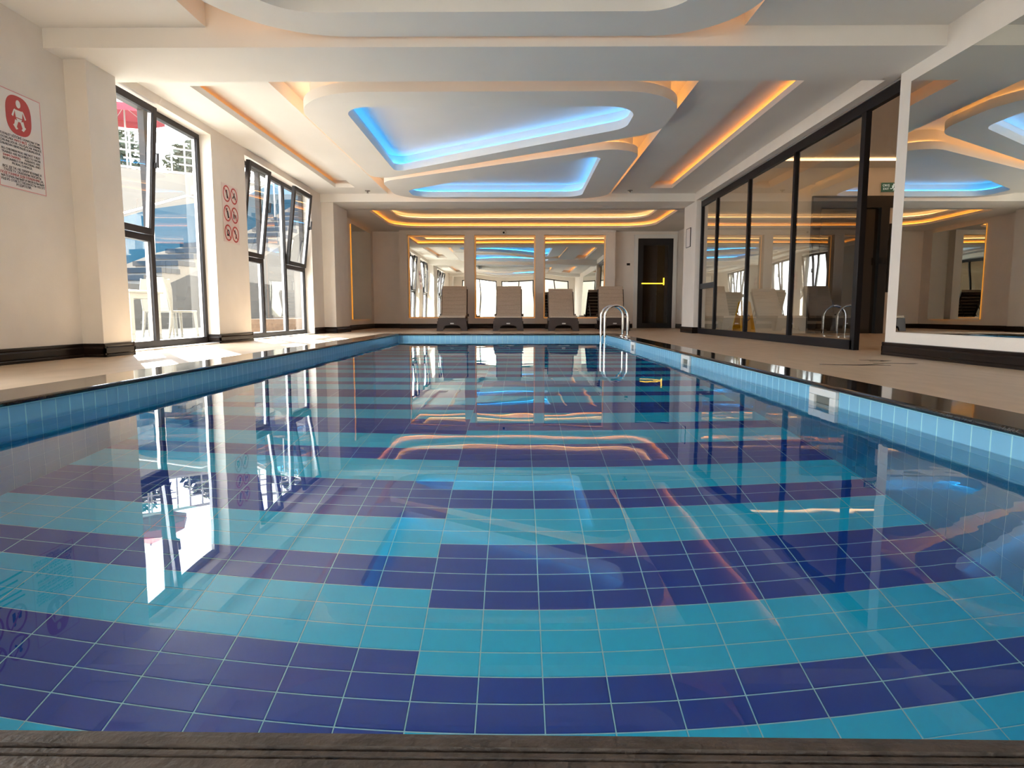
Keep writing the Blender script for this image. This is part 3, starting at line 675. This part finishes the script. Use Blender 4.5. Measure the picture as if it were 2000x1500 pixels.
# ------------------------------------------------------------------ skimmers, ladder
for k, (ya, yb) in enumerate([(3.425, 3.735), (6.36, 6.68), (9.35, 9.67)]):
    r = empty('skimmer', (PXR, (ya + yb) / 2, ZC), label=['white skimmer mouth nearest the viewer', 'second white skimmer mouth along the pool side', 'farthest white skimmer mouth by the ladder'][k], cat='skimmer', group='skimmers in the pool side')
    w = (yb - ya) / 2
    f = MB(); x0, x1 = -.022, .0
    f.box(x0, x1, -w, w, -.042, -.002); f.box(x0, x1, -w, w, -.25, -.19); f.box(x0, x1, -w, -w + .065, -.19, -.042); f.box(x0, x1, w - .065, w, -.19, -.042)
    f.build('frame', white_plastic, r, bevel=.004)
    MB().box(-.006, -.002, -w + .065, w - .065, -.19, -.042).build('throat', P('skimmer_grey', (0.17, .175, .15), .5), r)
    MB().box(-.014, -.006, -w + .07, w - .07, -.19, -.125).build('weir_flap', white_plastic, r)
ld = empty('pool_ladder', (1.66, 11.2, ZD), label='chrome pool ladder with two arched handrails', cat='ladder')
for dy in (-.25, .25):
    path = [(-.19, dy, -1.05)] + [(-.19, dy, .33)] + [(-.19 * math.cos(t), dy, .335 + .19 * math.sin(t)) for t in [PI * k / 14 for k in range(1, 14)]] + [(.19, dy, .33), (.19, dy, 0)]
    MB().tube(path, .0215, 12).build('handrail', chrome, ld)
    MB().lathe([(.055, 0), (.055, .008), (.03, .022), (.022, .025)], (.19, dy, 0), 16).build('flange', chrome, ld)
for z in (-.38, -.66, -.94):
    MB().box(-.24, -.14, -.24, .24, z - .012, z + .012).build('tread', chrome, ld, bevel=.005)

# ------------------------------------------------------------------ loungers
def lounger(x, y, ang_b, rz, label):
    r = empty('sun_lounger', (x, y, ZD), (0, 0, rz), label=label, cat='lounger', group='loungers in front of the mirrors')
    # local: foot end at y=0 facing the camera, head towards +y
    L, W = 1.95, .68
    b = MB()
    b.box(-W / 2 + .02, -W / 2 + .08, .03, L - .05, .215, .285); b.box(W / 2 - .08, W / 2 - .02, .03, L - .05, .215, .285)
    b.box(-W / 2 + .02, W / 2 - .02, 0.0, .06, .20, .29); b.box(-W / 2 + .08, W / 2 - .08, L - .10, L - .05, .215, .285)
    for k in range(9): b.box(-W / 2 + .08, W / 2 - .08, .12 + k * .11, .19 + k * .11, .255, .275)
    b.build('frame', base_brown, r, bevel=.008)
    # moulded foot panel with an arched cut-out
    arch = [(-W / 2 - .01, 0), (-W / 2 + .13, 0)] + [(-(W / 2 - .15) * math.cos(t), .055 + .075 * math.sin(t) ** .6 if 0 < t < PI else .055) for t in [PI * k / 10 for k in range(0, 11)]] + [(W / 2 - .13, 0), (W / 2 + .01, 0), (W / 2 - .03, .29), (-W / 2 + .03, .29)]
    fp = MB().prism(arch, 'y', -.015, .035).build('foot_panel', base_brown, r, bevel=.004)
    MB().box(-.04, .04, -.02, -.015, .155, .18).build('badge', alu, fp)
    for sx in (-1, 1):
        MB().prism([(L - .55, 0), (L - .42, 0), (L - .36, .23), (L - .60, .23)], 'x', sx * (W / 2 - .05) - .035, sx * (W / 2 - .05) + .035).build('leg', base_brown, r, bevel=.006)
        MB().prism([(.04, 0), (.16, 0), (.24, .22), (.04, .22)], 'x', sx * (W / 2 - .03) - .03, sx * (W / 2 - .03) + .03).build('leg', base_brown, r, bevel=.006)
        MB().lathe([(0.0, -.02), (.065, -.02), (.07, 0), (.065, .02), (0, .02)], (0, 0, 0), 18).build('wheel', base_brown, r).matrix_local = Matrix.Translation((sx * (W / 2 + .0), L - .18, .07)) @ Matrix.Rotation(PI / 2, 4, 'Y')
    hinge = 1.18
    bk = bpy.data.objects.new('backrest', None); col.objects.link(bk); bk.parent = r; bk.location = (0, hinge, .29); bk.rotation_euler = (ang_b, 0, 0)
    BL = .80
    q = MB(); q.box(-W / 2 + .02, -W / 2 + .07, 0, BL, -.035, 0); q.box(W / 2 - .07, W / 2 - .02, 0, BL, -.035, 0); q.box(-W / 2 + .02, W / 2 - .02, BL - .06, BL, -.035, 0)
    for k in range(7): q.box(-W / 2 + .07, W / 2 - .07, .06 + k * .1, .125 + k * .1, -.025, -.01)
    q.build('back_frame', base_brown, bk, bevel=.006)
    bc = MB()
    n = 8; seg = .86 / n
    for k in range(n): bc.box(-.30, .30, .0 + k * seg, (k + 1) * seg - .006, .004, .058)
    bc.box(-.298, .298, 0, .858, .006, .05)
    bc.build('back_cushion', cushion_m, bk, bevel=.012)
    for sx in (-1, 1): MB().box(sx * W / 2 - .015, sx * W / 2 + .015, .05, .09, -.03, .03).build('hinge_bracket', base_brown, bk)
    for sx in (-.24, .24): MB().tube([(sx, hinge + .5 * math.cos(ang_b), .27 + .5 * math.sin(ang_b)), (sx, hinge + .52, .27)], .012, 6).build('prop', base_brown, r)
    sc_ = MB(); n = 11; seg = 1.17 / n
    for k in range(n): sc_.box(-.30, .30, .0 + k * seg, (k + 1) * seg - .006, .292, .345)
    sc_.box(-.298, .298, .002, 1.168, .294, .338)
    sc_.build('seat_cushion', cushion_m, r, bevel=.012)
    return r
lounger(-1.47, 14.75, math.radians(62), math.radians(3), 'lounger nearest the window wall, beige cushion on dark resin base')
lounger(-.20, 14.75, math.radians(62), 0, 'second lounger from the window wall, in front of the middle mirror')
lounger(1.05, 14.70, math.radians(53), math.radians(-1), 'third lounger from the window wall, with the lowest reclined back')
lounger(2.22, 14.85, math.radians(62), math.radians(-4), 'lounger nearest the black door, partly behind the pool ladder')

# ------------------------------------------------------------------ wall signs
def sign_base(w, h, border):
    pass
s1 = empty('pool_notice', (WL + .003, 5.20, 1.727), (PI / 2, 0, PI / 2), label='white notice with red baby pictogram and printed text', cat='sign', group='notices on the window wall')
W2, H2 = .247, .375
MB().box(-W2, W2, -H2, H2, 0, .004).build('board', paper, s1, bevel=.003)
MB().box(-W2 + .006, W2 - .006, H2 - .012, H2 - .006, .004, .005).box(-W2 + .006, W2 - .006, -H2 + .006, -H2 + .012, .004, .005).box(-W2 + .006, -W2 + .012, -H2 + .012, H2 - .012, .004, .005).box(W2 - .012, W2 - .006, -H2 + .012, H2 - .012, .004, .005).build('border_line', pink_print, s1)
el = []
for k in range(40):
    t = 2 * PI * k / 40; c, d = math.cos(t), math.sin(t)
    el.append((math.copysign(abs(c) ** .75, c) * .13, .195 + math.copysign(abs(d) ** .75, d) * .148))
badge = MB().prism(el, 'z', .004, .0055).build('red_badge', red_print, s1)
bb = MB()
bb.disc(0, .37, .030, .0066, sx=.95, sy=1.1)
bb.add([(-.048, .318, .0066), (.048, .318, .0066), (.038, .255, .0066), (-.038, .255, .0066)], [(0, 1, 2, 3)])
for s in (-1, 1):
    bb.add([(s * .04, .325, .0066), (s * .058, .315, .0066), (s * .088, .262, .0066), (s * .07, .252, .0066)], [(0, 1, 2, 3)])
    bb.add([(s * .012, .225, .0066), (s * .05, .235, .0066), (s * .062, .195, .0066), (s * .035, .175, .0066), (s * .02, .16, .0066), (s * .045, .15, .0066), (s * .078, .185, .0066), (s * .06, .245, .0066)], [(0, 1, 2, 3), (2, 3, 4, 5, 6)])
bb.add([(-.036, .248, .0066), (.036, .248, .0066), (.02, .222, .0066), (-.02, .222, .0066)], [(0, 1, 2, 3)])
bb.v = [(x * .85, (y - .275) * .9 + .198, z) for x, y, z in bb.v]
bb.build('baby_pictogram', paper, badge)
yy = .026
def tl(txt, red=None, dy=.0245):
    global yy
    sz = .0255; n = len(txt); sx = min(1.05, .45 / (n * sz * .64))
    if red:
        # keep a coloured middle word on its own object
        a, b, c = red
        wch = sz * .62 * sx; tot = n * wch; x = -tot / 2
        for t_, m_ in ((a, black_print), (b, red_print), (c, black_print)):
            if t_.strip(): text(t_, sz, m_, s1, x + len(t_) * wch / 2, yy, .005, sx=sx)
            x += len(t_) * wch
    else:
        text(txt, sz, black_print, s1, 0, yy, .005, sx=sx)
    yy -= dy
tl('TUVALET EĞİTİMİ OLMAYAN TÜM'); tl('ÇOCUKLARA MAYO BEZİ GİYDİRMEK', ('ÇOCUKLARA ', 'MAYO BEZİ', ' GİYDİRMEK')); tl('ZORUNLUDUR. OLUŞACAK MADDİ'); tl('ZARARDAN EBEVEYNLER SORUMLUDUR.')
yy -= .011
tl('ALL CHILDREN WHO ARE NOT TOILET'); tl('TRAINED ARE REQUIRED TO WEAR'); tl('SWIM DIAPERS. PARENTS ARE', ('', 'SWIM DIAPERS.', ' PARENTS ARE')); tl('RESPONSIBLE FOR MATERIAL AND'); tl('MORAL DAMAGE.')
yy -= .011
tl('ВСЕ ДЕТИ, НЕ ПРИУЧЕННЫЕ К', dy=.0238); tl('ТУАЛЕТУ, ОБЯЗАНЫ НОСИТЬ', dy=.0238); tl('ПОДГУЗНИКИ ДЛЯ ПЛАВАНИЯ. ЗА', ('', 'ПОДГУЗНИКИ ДЛЯ ПЛАВАНИЯ.', ' ЗА'), dy=.0238); tl('МАТЕРИАЛЬНЫЙ И МОРАЛЬНЫЙ', dy=.0238); tl('УЩЕРБ ОТВЕТСТВЕННОСТЬ НЕСУТ', dy=.0238); tl('РОДИТЕЛИ.', dy=.0238)
def ring_sign(root, cells_, R):
    for k, (cx, cz) in enumerate(cells_):
        rg = MB().ring2(cx, cz, R * .82, R, .004, .0056, 30).build('prohibition_ring', red_print, root)
        g = MB()
        if k == 0: g.tube([(cx - .01, cz + R * .45, .0045), (cx, cz, .0045), (cx + .02, cz - R * .5, .0045)], .010, 6); g.disc(cx + .02, cz - R * .35, R * .22, .0052)
        elif k == 1: g.tube([(cx - R * .4, cz - R * .3, .0045), (cx, cz + .01, .0045), (cx + R * .35, cz - R * .35, .0045)], .010, 6); g.disc(cx + .01, cz + R * .3, R * .16, .0052)
        elif k == 2: g.disc(cx - R * .15, cz + R * .5, R * .15, .0052); g.tube([(cx - R * .1, cz + R * .3, .0045), (cx + R * .05, cz - R * .1, .0045), (cx + R * .2, cz - R * .55, .0045)], .012, 6)
        elif k == 3: g.disc(cx - R * .25, cz + R * .35, R * .14, .0052); g.add([(cx - R * .4, cz - R * .45, .0052), (cx - R * .1, cz - R * .45, .0052), (cx - R * .1, cz + R * .18, .0052), (cx - R * .4, cz + R * .18, .0052)], [(0, 1, 2, 3)]); g.add([(cx + R * .08, cz - R * .3, .0052), (cx + R * .5, cz - R * .3, .0052), (cx + R * .42, cz + R * .12, .0052), (cx + R * .16, cz + R * .12, .0052)], [(0, 1, 2, 3)])
        elif k == 4: g.ring2(cx, cz, R * .22, R * .4, .0045, .0052, 16); g.add([(cx - R * .45, cz - R * .4, .0052), (cx + R * .45, cz - R * .4, .0052), (cx + R * .3, cz - R * .15, .0052), (cx - R * .3, cz - R * .15, .0052)], [(0, 1, 2, 3)])
        else: g.add([(cx - R * .1, cz - R * .55, .0052), (cx + R * .45, cz - R * .4, .0052), (cx + R * .3, cz + R * .1, .0052), (cx, cz + R * .05, .0052)], [(0, 1, 2, 3)]); g.tube([(cx - R * .1, cz + R * .05, .0045), (cx - R * .25, cz + R * .5, .0045)], .009, 6)
        g.build('pictogram', black_print, root)
        sl = MB().box(-R * .85, R * .85, -R * .07, R * .07, .0045, .0060).build('slash_bar', red_print, root)
        sl.matrix_local = Matrix.Translation((cx, cz, 0)) @ Matrix.Rotation(-PI / 4, 4, 'Z')
s2 = empty('pool_rules_sign', (WL + .003, 8.945, 1.734), (PI / 2, 0, PI / 2), label='sign of six red prohibition circles between the two windows', cat='sign', group='notices on the window wall')
MB().box(-.247, .247, -.382, .382, 0, .004).build('board', P('sign_pinkish', (0.80, .66, .62), .35), s2, bevel=.002)
ring_sign(s2, [(-.112, .255), (.112, .255), (-.112, 0), (.112, 0), (-.112, -.255), (.112, -.255)], .108)
s3 = empty('pool_icon_notice', (WL + .003, 4.66, 1.727), (PI / 2, 0, PI / 2), label='second white notice with prohibition circles, seen only mirrored in the water', cat='sign', group='notices on the window wall')
MB().box(-.247, .247, -.375, .375, 0, .004).build('board', paper, s3, bevel=.003)
ring_sign(s3, [(-.115, .25), (.115, .25), (-.115, .02), (.115, .02)], .105)
MB().box(-.21, .21, -.135, -.12, .004, .005).box(-.18, .18, -.18, -.165, .004, .005).box(-.21, .21, -.225, -.21, .004, .005).box(-.15, .15, -.27, -.255, .004, .005).box(-.21, .21, -.315, -.30, .004, .005).build('printed_lines', black_print, s3)

# ------------------------------------------------------------------ outdoors beyond the windows
tag(MB().box(-40, -4.2, -15, 45, -.3, 0.0).build('ground_terrace', out_pave), 'sunlit pale paving outside the windows', 'ground', kind='structure')
tag(MB().box(-4.095, 9.2, YN - .2, 26, 3.42, 16).build('wall_sky_blocker', out_white), 'unseen mass added above the pool hall to hold back sky light', 'light blocker', kind='structure')  # block added overhead so outdoor faces get less sky
# stair with black treads and blue glass balustrade
A = Vector((-8.10, 13.65, 0)); Dv = Vector((1.17, 7.8, 0)); Dn = Dv.normalized(); Nn = Vector((Dn.y, -Dn.x, 0))  # Nn points to the house
stair = empty('outdoor_stair', A, (0, 0, math.atan2(Dn.y, Dn.x)), label='white outdoor stair with black treads and blue glass balustrade', cat='staircase')
def stz(s):  # underside height along the flight
    if s < 2.0: return 1.05 + .345 * s
    if s < 3.3: return 1.74
    return 1.74 + .42 * (s - 3.3)
pts = [(-2.9, 0.02), (-2.9, .55)]
top = []
s = -2.9
steps = []
while s < 8.2:
    flat = 2.0 <= s < 3.3
    z = stz(s) + .33
    steps.append((s, z, s + .52)); s += .52
poly = [(-2.9, .05)] + [(2.0, stz(2.0))] + [(3.3, stz(3.3)), (8.54, stz(8.54))]
up = []
for a, z, b in steps: up += [(a, z), (b, z)]
poly = [(-2.9, .05)] + [(2.0, stz(2.0)), (3.3, stz(3.3)), (8.54, stz(8.54))] + up[::-1]
MB().prism(poly, 'y', -1.0, -.0).build('stringer', out_white, stair)
for a, z, b in steps:
    MB().box(a - .03, b + .02, -1.02, .04, z - .05, z + .05).build('tread', tread_m, stair)
for k in range(6):
    a = -2.7 + k * 1.75; b = a + 1.68
    MB().add([(a, -.02, stz(a) + .40), (b, -.02, stz(b) + .40), (b, -.02, stz(b) + 1.35), (a, -.02, stz(a) + 1.35), (a, -.035, stz(a) + .40), (b, -.035, stz(b) + .40), (b, -.035, stz(b) + 1.35), (a, -.035, stz(a) + 1.35)], [(0, 1, 2, 3), (4, 5, 6, 7), (0, 1, 5, 4), (2, 3, 7, 6), (0, 3, 7, 4), (1, 2, 6, 5)]).build('glass_panel', glass_blue, stair)
    MB().tube([(a, -.03, stz(a) + .36), (a, -.03, stz(a) + 1.42)], .02, 8).build('post', alu, stair)
MB().tube([(x, -.03, stz(x) + 1.42) for x in [-2.7, -1, 0, 1, 2.0, 3.3, 5, 7.8]], .025, 8).build('handrail', alu, stair)
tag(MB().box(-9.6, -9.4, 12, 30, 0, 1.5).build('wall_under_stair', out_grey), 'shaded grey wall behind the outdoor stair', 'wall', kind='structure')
tag(MB().prism([(-6.4, 14.0), (-5.9, 14.0), (-5.2, 22), (-5.7, 22)], 'z', 0, .28).build('curb_outdoor', pave_brown), 'low brown curb at the foot of the outdoor stair', 'curb', kind='structure')
# retaining wall and fence
B0, B1 = Vector((-19.5, 17.5, 0)), Vector((-6.5, 27.3, 0)); bd = (B1 - B0).normalized(); bl = (B1 - B0).length
ba = math.atan2(bd.y, bd.x)
rw = MB().box(0, bl, 0, .4, 0, 5.25).build('wall_retaining', out_white); rw.location = B0; rw.rotation_euler = (0, 0, ba)
tag(rw, 'tall white retaining wall behind the outdoor stair', 'wall', kind='structure')
fn = empty('terrace_fence', B0 + Vector((0, 0, 5.25)), (0, 0, ba), label='white metal fence with angular pattern on the retaining wall', cat='fence')
MB().box(0, bl, .17, .23, .05, .13).build('bottom_rail', fence_m, fn); MB().box(0, bl, .17, .23, 1.28, 1.36).build('top_rail', fence_m, fn)
pm = MB().box(-.025, .025, .175, .225, .13, 1.28).mesh('post'); pm.materials.append(fence_m)
for k in range(0, int(bl / .42)):
    o = bpy.data.objects.new('post', pm); col.objects.link(o); o.parent = fn; o.location = (.2 + k * .42, 0, 0)
for k in range(3, int(bl / .42), 4):
    x = .2 + k * .42
    MB().box(x - .4, x + .8, .18, .22, .88, .93).box(x - .4, x + .8, .18, .22, .62, .67).box(x - .2, x + .6, .18, .22, .36, .41).build('pattern_bar', fence_m, fn)
# parasol
pa = empty('parasol', (-14.2, 24.3, 4.9), label='red parasol above the white terrace fence', cat='parasol')
pc = MB(); n = 8; R = 1.35
ring = [(R * math.cos(2 * PI * k / n), R * math.sin(2 * PI * k / n), 2.75) for k in range(n)]
low = [(R * math.cos(2 * PI * k / n), R * math.sin(2 * PI * k / n), 2.50) for k in range(n)]
pc.add([(0, 0, 3.4)] + ring + low, [(0, 1 + k, 1 + (k + 1) % n) for k in range(n)] + [(1 + k, 1 + (k + 1) % n, 9 + (k + 1) % n, 9 + k) for k in range(n)])
pc.build('canopy', parasol_m, pa)
MB().tube([(0, 0, 0), (0, 0, 3.45)], .03, 8).build('pole', fence_m, pa)
for k in range(n): MB().tube([(0, 0, 2.95), (ring[k][0] * .97, ring[k][1] * .97, 2.72)], .012, 5).build('rib', fence_m, pa)
# trees behind the fence and in the garden
def tree(x, y, z, h, r, label, n=900):
    t = empty('tree', (x, y, z), label=label, cat='tree', group='trees outdoors')
    MB().tube([(0, 0, 0), (.1, 0, h * .35), (0, .1, h * .7)], [.14, .11, .05], 8).build('trunk', bark_m, t)
    for k in range(4):
        a = k * 1.7; MB().tube([(.05, 0, h * .35), (math.cos(a) * r * .5, math.sin(a) * r * .5, h * .68)], [.06, .025], 6).build('branch', bark_m, t)
    m = MB()
    for k in range(n):
        u = random.gauss(0, 1); v = random.gauss(0, 1); w_ = random.gauss(0, 1); L = math.sqrt(u * u + v * v + w_ * w_) + 1e-6
        rad = random.random() ** .4
        p = Vector((u / L * r * rad, v / L * r * rad, h * .72 + w_ / L * h * .32 * rad))
        s_ = random.uniform(.10, .22); q = Matrix.Rotation(random.uniform(0, 6.3), 3, Vector((random.random() - .5, random.random() - .5, random.random() - .5 + 1e-3)).normalized())
        m.add([p + q @ Vector(c) for c in ((-s_, 0, 0), (0, -s_ * .5, .02), (s_, 0, 0), (0, s_ * .5, .02))], [(0, 1, 2, 3)])
    f = m.build('foliage', leaf_m, t); f['kind'] = 'stuff'
tree(-16.6, 27.2, 4.9, 3.0, 1.5, 'dark tree behind the fence by the parasol'); tree(-13.8, 28.8, 4.9, 2.7, 1.3, 'bushy tree behind the middle of the fence'); tree(-10.0, 30.2, 4.9, 3.0, 1.6, 'tree behind the far end of the fence')
tag(MB().box(-20, -15, 17.3, 30, 4.6, 4.9).box(-15, -5, 23.5, 34, 4.6, 4.9).build('ground_upper', out_pave), 'upper terrace behind the fence', 'ground', kind='structure')
# white resin chairs and table
def chair(x, y, rz, label):
    r = empty('resin_chair', (x, y, 0), (0, 0, rz), label=label, cat='chair', group='white resin chairs on the terrace')
    MB().box(-.23, .23, -.22, .24, .42, .455).build('seat', resin_white, r, bevel=.012)
    # front is -y, back at +y
    bk = []
    zz = [.44, .60, .80, .98]; yo = [.22, .25, .29, .33]; hw = [.20, .215, .225, .20]
    m = MB()
    v = []
    for z, y_, w_ in zip(zz, yo, hw):
        v += [(-w_, y_, z), (0, y_ + .025, z), (w_, y_, z), (w_, y_ + .025, z), (0, y_ + .05, z), (-w_, y_ + .025, z)]
    f = [(i * 6 + k, i * 6 + (k + 1) % 6, (i + 1) * 6 + (k + 1) % 6, (i + 1) * 6 + k) for i in range(3) for k in range(6)] + [(0, 1, 2, 3, 4, 5), (18, 19, 20, 21, 22, 23)]
    m.add(v, f).build('backrest', resin_white, r)
    for sx in (-1, 1):
        MB().tube([(sx * .20, -.19, .43), (sx * .22, -.22, 0)], [.028, .018], 8).build('leg', resin_white, r)
        MB().tube([(sx * .20, .21, .46), (sx * .215, .24, .25), (sx * .235, .30, 0)], [.032, .028, .018], 8).build('leg', resin_white, r)
        MB().tube([(sx * .21, .22, .44), (sx * .222, .255, .62), (sx * .225, .30, .82), (sx * .20, .335, .98)], .02, 8).build('back_rail', resin_white, r)
chair(-5.62, 10.75, math.radians(150), 'white resin chair nearest the first window, back to the pool'); chair(-6.22, 11.35, math.radians(200), 'white resin chair behind the other chair at the table')
tb = empty('resin_table', (-5.74, 9.42, 0), label='white resin table beside the chairs on the terrace', cat='table')
MB().box(-.42, .42, -.42, .42, .70, .735).build('tabletop', resin_white, tb, bevel=.01)
MB().box(-.38, .38, -.38, -.35, .62, .70).box(-.38, .38, .35, .38, .62, .70).box(-.38, -.35, -.35, .35, .62, .70).box(.35, .38, -.35, .35, .62, .70).build('apron', resin_white, tb)
for sx in (-1, 1):
    for sy in (-1, 1): MB().prism([(sx * .38, sy * .38), (sx * .30, sy * .38), (sx * .30, sy * .30), (sx * .38, sy * .30)], 'z', 0, .62).build('leg', resin_white, tb)
# dark wet streaks on the deck in front of the open doorway
stain_m = P('wet_streak', (0.10, 0.075, 0.055), 0.15)
def streak(pts, w, label):
    m = MB(); L = []; Rr = []
    for i, p in enumerate(pts):
        a = Vector(pts[max(i - 1, 0)]); b = Vector(pts[min(i + 1, len(pts) - 1)]); d = (b - a).normalized(); nrm = Vector((-d.y, d.x)) * w * (0.25 + 0.75 * math.sin(PI * (i + .3) / len(pts))) * random.uniform(.7, 1.3)
        L.append((p[0] + nrm.x, p[1] + nrm.y)); Rr.append((p[0] - nrm.x, p[1] - nrm.y))
    m.prism(L + Rr[::-1], 'z', ZD - .001, ZD + .0012)
    o = m.build('wet_streak', stain_m); tag(o, label, 'stain', 'wet streaks on the deck')
streak([(2.31, 4.97), (2.45, 4.92), (2.57, 4.90), (2.70, 4.93), (2.80, 4.88)], .035, 'long thin dark streak nearest the pool coping')
streak([(2.86, 5.45), (2.98, 5.42), (3.04, 5.36), (2.96, 5.30), (2.88, 5.33)], .03, 'curled dark streak nearest the doorway')
streak([(2.78, 5.08), (2.92, 5.10), (3.04, 5.05), (3.10, 5.06)], .03, 'short dark streak between the curl and the coping')
